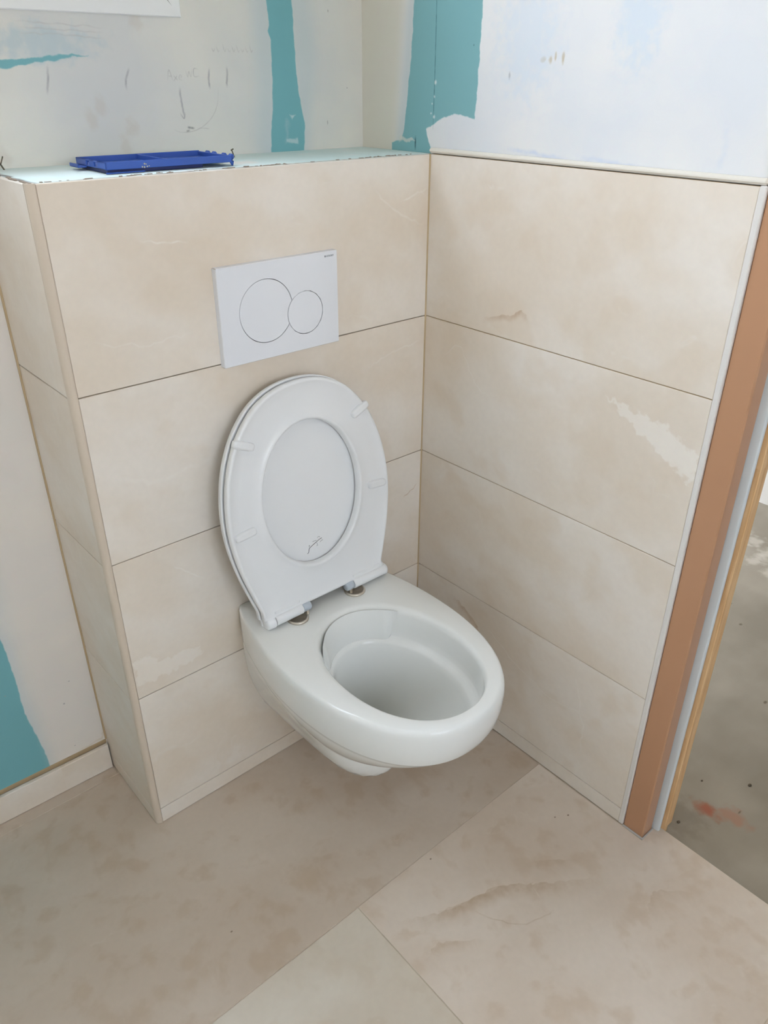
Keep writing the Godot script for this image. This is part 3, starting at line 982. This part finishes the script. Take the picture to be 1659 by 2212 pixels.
func make_toilet() -> void:
	var t := base("toilet", Vector3(TC, 0, 0))
	tag(t, "white wall-hung ceramic toilet with its seat and lid raised", "toilet")
	var n := 144
	var st := begin()
	# bowl: from the underside up the outside, over the rim and down inside
	var rings := []
	for q in [[0.195, 0.38, 0.266, 0.10], [0.221, 0.53, 0.320, 0.08], [0.261, 0.70, 0.386, 0.05], [0.301, 0.83, 0.440, 0.03], [0.335, 0.92, 0.480, 0.02], [0.356, 0.955, 0.502, 0.004]]:
		rings.append(rim_ring(q[0], q[1], q[2], q[3], n))
	rings.append(rim_ring(0.3655, 0.962, 0.5095, 0.0, n))
	rings.append(rim_ring(0.3672, 0.974, 0.5125, 0.0, n))     # crease under the rim band
	for q in [[0.385, 0.992, 0.520], [0.41, 1.0, 0.5245], [0.432, 1.0, 0.5255], [0.440, 0.995, 0.5245], [0.4455, 0.986, 0.5222], [0.4485, 0.972, 0.5190], [0.45, 0.955, 0.5145]]:
		rings.append(rim_ring(q[0], q[1], q[2], 0.0 if q[0] < 0.444 else (0.45 - 0.45 + maxf(0.0, q[0] - 0.444) * 0.5), n))
	# flat of the rim, then the soft inner edge
	for q in [[0.321, 0.180, 0.1330, 0.4500], [0.3225, 0.1765, 0.129, 0.4492], [0.324, 0.1735, 0.1252, 0.4470], [0.3255, 0.1705, 0.1222, 0.4430], [0.3275, 0.1680, 0.1205, 0.436], [0.330, 0.1665, 0.119, 0.42], [0.331, 0.164, 0.1175, 0.400], [0.3315, 0.1625, 0.1165, 0.3885], [0.3315, 0.1605, 0.1145, 0.3845], [0.3305, 0.1555, 0.1095, 0.382], [0.3295, 0.1505, 0.1045, 0.3795], [0.328, 0.147, 0.101, 0.3735], [0.326, 0.143, 0.098, 0.362], [0.316, 0.130, 0.090, 0.325], [0.296, 0.106, 0.076, 0.285], [0.270, 0.078, 0.058, 0.25], [0.246, 0.055, 0.044, 0.225], [0.226, 0.040, 0.036, 0.20], [0.212, 0.034, 0.032, 0.17], [0.20, 0.030, 0.028, 0.14]]:
		rings.append(super_ring(q[0], q[1], q[2], q[3], 0.94, n))
	# the rings run upwards on the outside; angles ascend from +x towards +z
	for i in rings.size():
		rings[i].reverse()
	loft(st, rings, [7], true, true)
	# trapway behind and under the bowl: a U-shaped section drawn out from the wall
	var prof := []
	for q in [[0.137, 0.44], [0.1365, 0.40], [0.135, 0.353], [0.131, 0.32], [0.127, 0.28], [0.120, 0.239], [0.109, 0.20], [0.098, 0.172], [0.084, 0.148], [0.064, 0.126], [0.042, 0.113], [0.02, 0.107], [0.0, 0.105]]:
		prof.append(Vector2(q[0], q[1]))
	for i in range(prof.size() - 2, -1, -1):
		prof.append(Vector2(-prof[i].x, prof[i].y))
	var tr := []
	for q in [[0.0, 1.0, 0.0, 0.44], [0.06, 1.0, 0.0, 0.44], [0.12, 0.99, 0.0, 0.44], [0.17, 0.98, 0.001, 0.43], [0.205, 0.965, 0.002, 0.40], [0.235, 0.93, 0.003, 0.35], [0.258, 0.86, 0.006, 0.31], [0.275, 0.75, 0.011, 0.27], [0.288, 0.60, 0.019, 0.255], [0.297, 0.42, 0.030, 0.245], [0.302, 0.22, 0.044, 0.24], [0.304, 0.0, 0.06, 0.24]]:
		var ring := PackedVector3Array()
		for p in prof:
			var y: float = minf(p.y, q[3])
			var f: float = smoothstep(0.20, 0.385, y) * smoothstep(0.30, 0.215, q[0])
			ring.append(Vector3(lerpf(p.x * q[1], signf(p.x) * rim_half(q[0], 0.962, 0.51), f), minf(y + q[2] * (0.44 - p.y) / 0.335, q[3]), q[0]))
		tr.append(ring)
	loft(st, tr, [], false, false, false)
	var bowl := obj("bowl", st, M.ceramic, t)
	tag(bowl, "white ceramic bowl without a lid over it")
	# moulded water distributor hanging from the rear inner wall
	var hd := begin()
	var cols := []
	var m := 40
	for i in range(m + 1):
		var f := float(i) / m
		var a := lerpf(PI * 1.5 - 0.86, PI * 1.5 + 0.86, f)
		var edge := minf(1.0, minf(f, 1.0 - f) * 9.0)
		edge = edge * edge * (3.0 - 2.0 * edge)
		var col := PackedVector3Array()
		for q in [[0.4455, 0.988], [0.436, 0.968], [0.42, 0.945], [0.40, 0.925], [0.386, 0.912], [0.3785, 0.908], [0.3745, 0.916], [0.3735, 0.935], [0.374, 1.02]]:
			var y: float = lerpf(0.40, q[0], edge) if q[0] < 0.40 else q[0]
			var s: float = lerpf(1.005, q[1], edge)
			col.append(Vector3(cos(a) * 0.1205 * s, y, 0.3285 + sin(a) * 0.171 * s))
		cols.append(col)
	loft(hd, cols, [], false, false, false)
	tag(obj("water_distributor", hd, M.ceramic, t), "ceramic lip at the back of the bowl")

	# seat and lid lean back on the hinges
	var lean := Transform3D(Basis(Vector3.RIGHT, deg_to_rad(-8.0)), Vector3(0, 0.465, 0.113))
	var half := [Vector2(0, 0.437), Vector2(0.05, 0.4305), Vector2(0.095, 0.4095), Vector2(0.133, 0.371), Vector2(0.158, 0.327), Vector2(0.174, 0.277), Vector2(0.1815, 0.222), Vector2(0.180, 0.170), Vector2(0.171, 0.118), Vector2(0.158, 0.070), Vector2(0.144, 0.026)]
	var full := []
	for p in half:
		full.append(p)
	var left := []
	for i in range(half.size() - 1, 0, -1):
		left.append(Vector2(-half[i].x, half[i].y))
	var arc := curve(left + full, 6)
	var outline := func(grow: float, low: float) -> PackedVector2Array:
		var poly := PackedVector2Array()
		for p in arc:
			var d: Vector2 = (p - Vector2(0, 0.225)).normalized()
			poly.append(p + d * grow)
		poly.append(Vector2(poly[-1].x, low))
		poly.append(Vector2(poly[0].x, low))
		return poly
	var cast := func(poly: PackedVector2Array, nn: int) -> PackedVector2Array:
		var mid := Vector2(0, 0.225)
		var out := PackedVector2Array()
		for k in nn:
			var a := TAU * k / nn
			var hit := mid
			for i in poly.size():
				var q = Geometry2D.segment_intersects_segment(mid, mid + Vector2(cos(a), sin(a)), poly[i], poly[(i + 1) % poly.size()])
				if q != null:
					hit = q
					break
			out.append(hit)
		return out
	var ns := 180
	var O: PackedVector2Array = cast.call(outline.call(0.0, 0.009), ns)
	var I := PackedVector2Array()
	for k in ns:
		var a := TAU * k / ns
		I.append(Vector2(cos(a) * 0.1085, 0.222 + sin(a) * (0.142 if sin(a) > 0 else 0.139)))
	var srings := []
	# [share from outer to inner edge, inward step from outer, inward step from inner, height]
	for q in [[1.0, 0.0, 0.0, -0.013], [0.0, 0.0, 0.0, -0.013], [0.0, -0.001, 0.0, -0.010], [0.0, -0.001, 0.0, -0.003], [0.0, 0.0012, 0.0, -0.0004], [0.0, 0.0035, 0.0, 0.0], [0.0, 0.006, 0.0, -0.0006], [0.0, 0.010, 0.0, -0.0032], [0.35, 0.0, 0.0, -0.0036], [0.65, 0.0, 0.0, -0.0034], [1.0, 0.0, 0.016, -0.0026], [1.0, 0.0, 0.0085, -0.0002], [1.0, 0.0, 0.0055, 0.0014], [1.0, 0.0, 0.0025, 0.0010], [1.0, 0.0, 0.0004, -0.003], [1.0, 0.0, 0.0, -0.0075], [1.0, 0.0, 0.0, -0.013]]:
		var ring := PackedVector3Array()
		for k in ns:
			var d := (I[k] - O[k]).normalized()
			var p: Vector2 = O[k].lerp(I[k], q[0]) + d * q[1] - d * q[2]
			ring.append(Vector3(p.x, p.y, q[3]))
		srings.append(ring)
	var se := begin()
	loft(se, srings, [1])
	# square-ended hinge barrels moulded to the seat
	for b in [[-0.122, -0.0605], [0.0665, 0.150]]:
		lathe(se, Vector3(b[0], 0.0025, -0.0035), Vector3.RIGHT, [Vector2(0, 0), Vector2(0.0095, 0), Vector2(0.0108, 0.0012), Vector2(0.0108, b[1] - b[0] - 0.0012), Vector2(0.0095, b[1] - b[0]), Vector2(0, b[1] - b[0])], 32, [1, 2, 3, 4])
		box(se, Vector3(b[0] + 0.001, 0.0, -0.0125), Vector3(b[1] - 0.001, 0.022, -0.0015), 0.0025)
	var seat := obj("seat", se, M.plastic, t)
	seat.transform = lean
	# soft buffers under the seat
	for s in [-1.0, 1.0]:
		for q in [[0.1285, 0.3525, 0.41], [0.1525, 0.1935, -0.09]]:
			var bu := begin()
			var dir := Vector2(cos(q[2]), sin(q[2]))
			var rr := []
			for lv in [[0.0, 1.0], [0.004, 1.0], [0.0065, 0.9], [0.0078, 0.68], [0.0082, 0.3]]:
				var ring := PackedVector3Array()
				for k in 24:
					var a := TAU * k / 24
					var loc := Vector2(signf(cos(a)) * pow(absf(cos(a)), 0.45) * 0.0215, signf(sin(a)) * pow(absf(sin(a)), 0.45) * 0.0078) * Vector2(lerpf(1.0, lv[1], 0.35), lerpf(1.0, lv[1], 0.75))
					var w := Vector2(q[0], q[1]) + dir * loc.x + dir.orthogonal() * loc.y
					ring.append(Vector3(w.x * s, w.y, -0.0045 + lv[0]))
				if s < 0:
					ring.reverse()
				rr.append(ring)
			loft(bu, rr, [], false, true)
			obj("buffer", bu, M.plastic, seat)
	# lid behind the seat
	var ld := begin()
	var L0: PackedVector2Array = cast.call(outline.call(0.003, 0.006), ns)
	var lrings := []
	for q in [[0.93, -0.0175], [0.985, -0.0175], [0.994, -0.0162], [1.0, -0.0168], [1.004, -0.019], [1.004, -0.024], [0.996, -0.0285], [0.975, -0.0315], [0.90, -0.0345], [0.6, -0.037], [0.2, -0.038]]:
		var ring := PackedVector3Array()
		for k in ns:
			var p: Vector2 = Vector2(0, 0.225).lerp(L0[k], q[0])
			ring.append(Vector3(p.x, p.y, q[1]))
		ring.reverse()
		lrings.append(ring)
	loft(ld, lrings, [], true, true)
	# ears of the lid beside the barrels
	for s in [-1.0, 1.0]:
		var e0: float = 0.123 if s < 0 else 0.1505
		var e1: float = 0.141 if s < 0 else 0.157
		box(ld, Vector3(minf(s * e0, s * e1), -0.013, -0.030), Vector3(maxf(s * e0, s * e1), 0.03, -0.017), 0.004)
		lathe(ld, Vector3(s * e0, 0.0005, -0.008), Vector3(s, 0, 0), [Vector2(0, 0), Vector2(0.0125, 0), Vector2(0.0130, 0.001), Vector2(0.0125, e1 - e0 - 0.003), Vector2(0.0095, e1 - e0), Vector2(0, e1 - e0)], 28, [1, 2])
	var lid := obj("lid", ld, M.plastic, t)
	lid.transform = lean
	# faint signature scrawl printed on the lid
	var sg := begin()
	var scr := [Vector2(-0.021, -0.0145), Vector2(-0.018, -0.012), Vector2(-0.016, -0.006), Vector2(-0.011, -0.003), Vector2(-0.005, -0.0005), Vector2(0.002, 0.002), Vector2(0.009, 0.0045), Vector2(0.016, 0.006)]
	var line := func(pts: Array, r: float) -> void:
		var path := []
		for p in curve(pts, 4):
			path.append(Vector3(0.0 + p.x, 0.114 + p.y, -0.0174))
		tube(sg, path, r, 6)
	line.call(scr, 0.00055)
	line.call([Vector2(-0.0155, -0.003), Vector2(-0.0145, 0.0015), Vector2(-0.0135, -0.001)], 0.0003)
	line.call([Vector2(-0.006, 0.005), Vector2(-0.002, 0.006), Vector2(0.003, 0.005)], 0.0003)
	line.call([Vector2(0.003, 0.001), Vector2(0.0045, -0.005), Vector2(0.002, -0.006)], 0.0003)
	line.call([Vector2(0.006, 0.010), Vector2(0.010, 0.0115), Vector2(0.012, 0.009)], 0.0003)
	line.call([Vector2(0.011, -0.001), Vector2(0.015, 0.001), Vector2(0.018, 0.001)], 0.0003)
	tag(obj("signature", sg, M.ink, lid), "thin grey handwritten scrawl on the lid")
	# hinges: steel rosette on the bowl, pin and grey plastic cap
	for q in [[-0.0735, -0.0605, -0.041, 0.0], [0.0680, 0.0475, 0.0665, 0.0]]:
		var h := begin()
		lathe(h, Vector3(q[0], 0.4501, 0.1135), Vector3.UP, [Vector2(0.0205, 0.0), Vector2(0.0215, 0.001), Vector2(0.0215, 0.0034), Vector2(0.0203, 0.0048), Vector2(0.0182, 0.005), Vector2(0.0168, 0.0042), Vector2(0.0160, 0.0028), Vector2(0.0, 0.0026)], 40)
		var hinge := obj("hinge", h, M.metal, t)
		tag(hinge, "round brushed steel hinge rosette")
		var cx: float = (q[1] + q[2]) / 2
		var pn := begin()
		tube(pn, [Vector3(cx, 0.4515, 0.1155), Vector3(cx, 0.468, 0.113)], 0.0032, 12)
		obj("pin", pn, M.metal, hinge)
		var cp := begin()
		var len_: float = q[2] - q[1]
		var p0: Vector3 = lean * Vector3(q[1], 0.0025, -0.0035)
		lathe(cp, p0, Vector3.RIGHT, [Vector2(0, 0), Vector2(0.0078, 0.0), Vector2(0.0096, 0.0025), Vector2(0.0098, len_ * 0.5), Vector2(0.0096, len_ - 0.0025), Vector2(0.0078, len_), Vector2(0, len_)], 24)
		tag(obj("hinge_cap", cp, M.cap, hinge), "bluish grey plastic cap")


# ------------------------------------------------------------------ tray on the shelf
func make_tray() -> void:
	var t := base("tray", Vector3(-0.604, 1.2390, -0.045))
	t.rotation.y = deg_to_rad(-1.5)
	tag(t, "shallow blue plastic tray with one cross rib, lying on the shelf", "tray")
	var L := 0.208
	var D := 0.112
	var st := begin()
	var y0 := 0.006
	var y1 := 0.0158
	# floor and the four walls
	box(st, Vector3(0.002, y0, -D + 0.002), Vector3(L - 0.002, y0 + 0.002, -0.002), 0.0006)
	box(st, Vector3(0, y0 - 0.0005, -0.0028), Vector3(L, y1, 0), 0.0008)
	box(st, Vector3(0, y0, -D), Vector3(L, y1, -D + 0.0028), 0.0008)
	box(st, Vector3(L - 0.0028, y0, -D), Vector3(L, y1 - 0.001, 0), 0.0008)
	# left wall with two slots
	var zs := [-D, -0.072, -0.060, -0.042, -0.030, 0.0]
	for i in [0, 2, 4]:
		box(st, Vector3(0, y0, zs[i]), Vector3(0.0028, y1, zs[i + 1]), 0.0006)
	box(st, Vector3(0, y0, -D), Vector3(0.0028, y0 + 0.002, 0), 0.0006)
	box(st, Vector3(0, y1 - 0.002, -D), Vector3(0.0028, y1, 0), 0.0006)
	obj("rim", st, M.blue, t)
	var rb := begin()
	box(rb, Vector3(0.098, y0 + 0.001, -D + 0.002), Vector3(0.1002, y1 - 0.0006, -0.002), 0.0006)
	obj("rib", rb, M.blue, t)
	var pl := begin()
	box(pl, Vector3(0.004, 0.0002, -D + 0.006), Vector3(L - 0.05, y0 + 0.001, -0.006), 0.001)
	obj("foot", pl, M.navy, t)
	var lp := begin()
	box(lp, Vector3(0.001, 0.0002, -0.004), Vector3(0.06, 0.0022, 0.0), 0.0006)
	obj("skirt", lp, M.blue, t)
	for q in [[L - 0.001, -0.003], [L - 0.001, -D + 0.004]]:
		var g := begin()
		var ring0 := PackedVector3Array()
		var ring1 := PackedVector3Array()
		for k in 10:
			var a := TAU * k / 10
			ring0.append(Vector3(q[0] + cos(a) * 0.0014 + 0.001, 0.0003, q[1] - sin(a) * 0.0014))
			ring1.append(Vector3(q[0] + cos(a) * 0.0042, y0 + 0.001, q[1] - sin(a) * 0.003))
		loft(g, [ring0, ring1], [], true, true)
		obj("peg", g, M.blue, t)
	for z in [-0.084, -0.062, -0.030, -0.008]:
		var g := begin()
		box(g, Vector3(L - 0.001, y0 + 0.003, z - 0.006), Vector3(L + 0.0045, y1 + 0.0012, z + 0.006), 0.002)
		obj("clip", g, M.blue, t)
	var hd := begin()
	box(hd, Vector3(-0.013, 0.004, -D + 0.006), Vector3(0.001, 0.0062, -D + 0.04), 0.0008)
	box(hd, Vector3(-0.013, 0.004, -D + 0.006), Vector3(-0.011, 0.0095, -D + 0.04), 0.0008)
	obj("handle", hd, M.blue, t)
	var du := begin()
	for q in [[0.060, 0.0112, 0.0014], [0.0625, 0.0106, 0.001], [0.056, 0.0072, 0.0012], [0.0595, 0.0068, 0.0015], [0.064, 0.0074, 0.0013], [0.067, 0.0080, 0.0009]]:
		lathe(du, Vector3(q[0], q[1], -0.0001), Vector3(0, 0, 1), [Vector2(q[2], 0), Vector2(q[2] * 0.7, 0.0004), Vector2(0, 0.0005)], 6)
	tag(obj("plaster_splash", du, M.dust, t), "dried pale plaster splashes")


func make_bits() -> void:
	var wire := mat(c8(96, 88, 72), 0.6)
	var a := begin()
	tube(a, [Vector3(0, 0, 0), Vector3(-0.004, 0.008, 0.001), Vector3(-0.009, 0.016, 0.0)], 0.0012)
	tube(a, [Vector3(-0.012, 0.006, 0), Vector3(-0.004, 0.008, 0.001), Vector3(0.001, 0.019, 0.002)], 0.0010)
	tube(a, [Vector3(-0.004, 0.008, 0.001), Vector3(-0.012, 0.010, 0.006)], 0.0010)
	var w := obj("wire_end", a, wire)
	w.position = Vector3(-0.6935, 1.2385, -0.205)
	tag(w, "twisted wire ends sticking up at the far left of the shelf", "wire")
	var b := begin()
	tube(b, [Vector3(0.003, 0, 0), Vector3(0.001, 0.006, 0), Vector3(-0.0015, 0.0125, 0)], 0.0010)
	tube(b, [Vector3(-0.003, 0.0118, 0), Vector3(-0.0015, 0.0125, 0), Vector3(0.002, 0.0138, 0)], 0.0011)
	var w2 := obj("wire_end", b, wire)
	w2.position = Vector3(-0.320, 1.2385, -0.165)
	tag(w2, "short bent wire end standing on the shelf right of the blue tray", "wire")
	# grit on the floors
	var rng := RandomNumberGenerator.new()
	rng.seed = 9
	var grit := mat(c8(96, 84, 68), 0.95)
	var k := 0
	for q in [[0.3135, 0.7567, 0.0052], [0.105, 0.705, 0.0045], [0.30, 0.55, 0.0035], [0.215, 0.60, 0.003], [0.245, 0.68, 0.003]]:
		var g := begin()
		var r: float = q[2]
		lathe(g, Vector3(), Vector3.UP, [Vector2(r * 0.7, 0), Vector2(r, r * 0.35), Vector2(r * 0.7, r * 0.8), Vector2(0, r)], 7)
		var o := obj("grit", g, grit)
		o.position = Vector3(q[0], -0.012, q[1])
		o.scale = Vector3(1.0, 0.8, 0.7)
		tag(o, ["largest crumb of grit on the concrete, beyond the red stain", "crumb of grit on the concrete beside the softwood batten's foot", "small crumb of grit high on the concrete, right of the batten", "tiny crumb of grit on the concrete near the batten's middle", "tiny crumb of grit on the concrete above the red stain"][k], "grit")
		k += 1
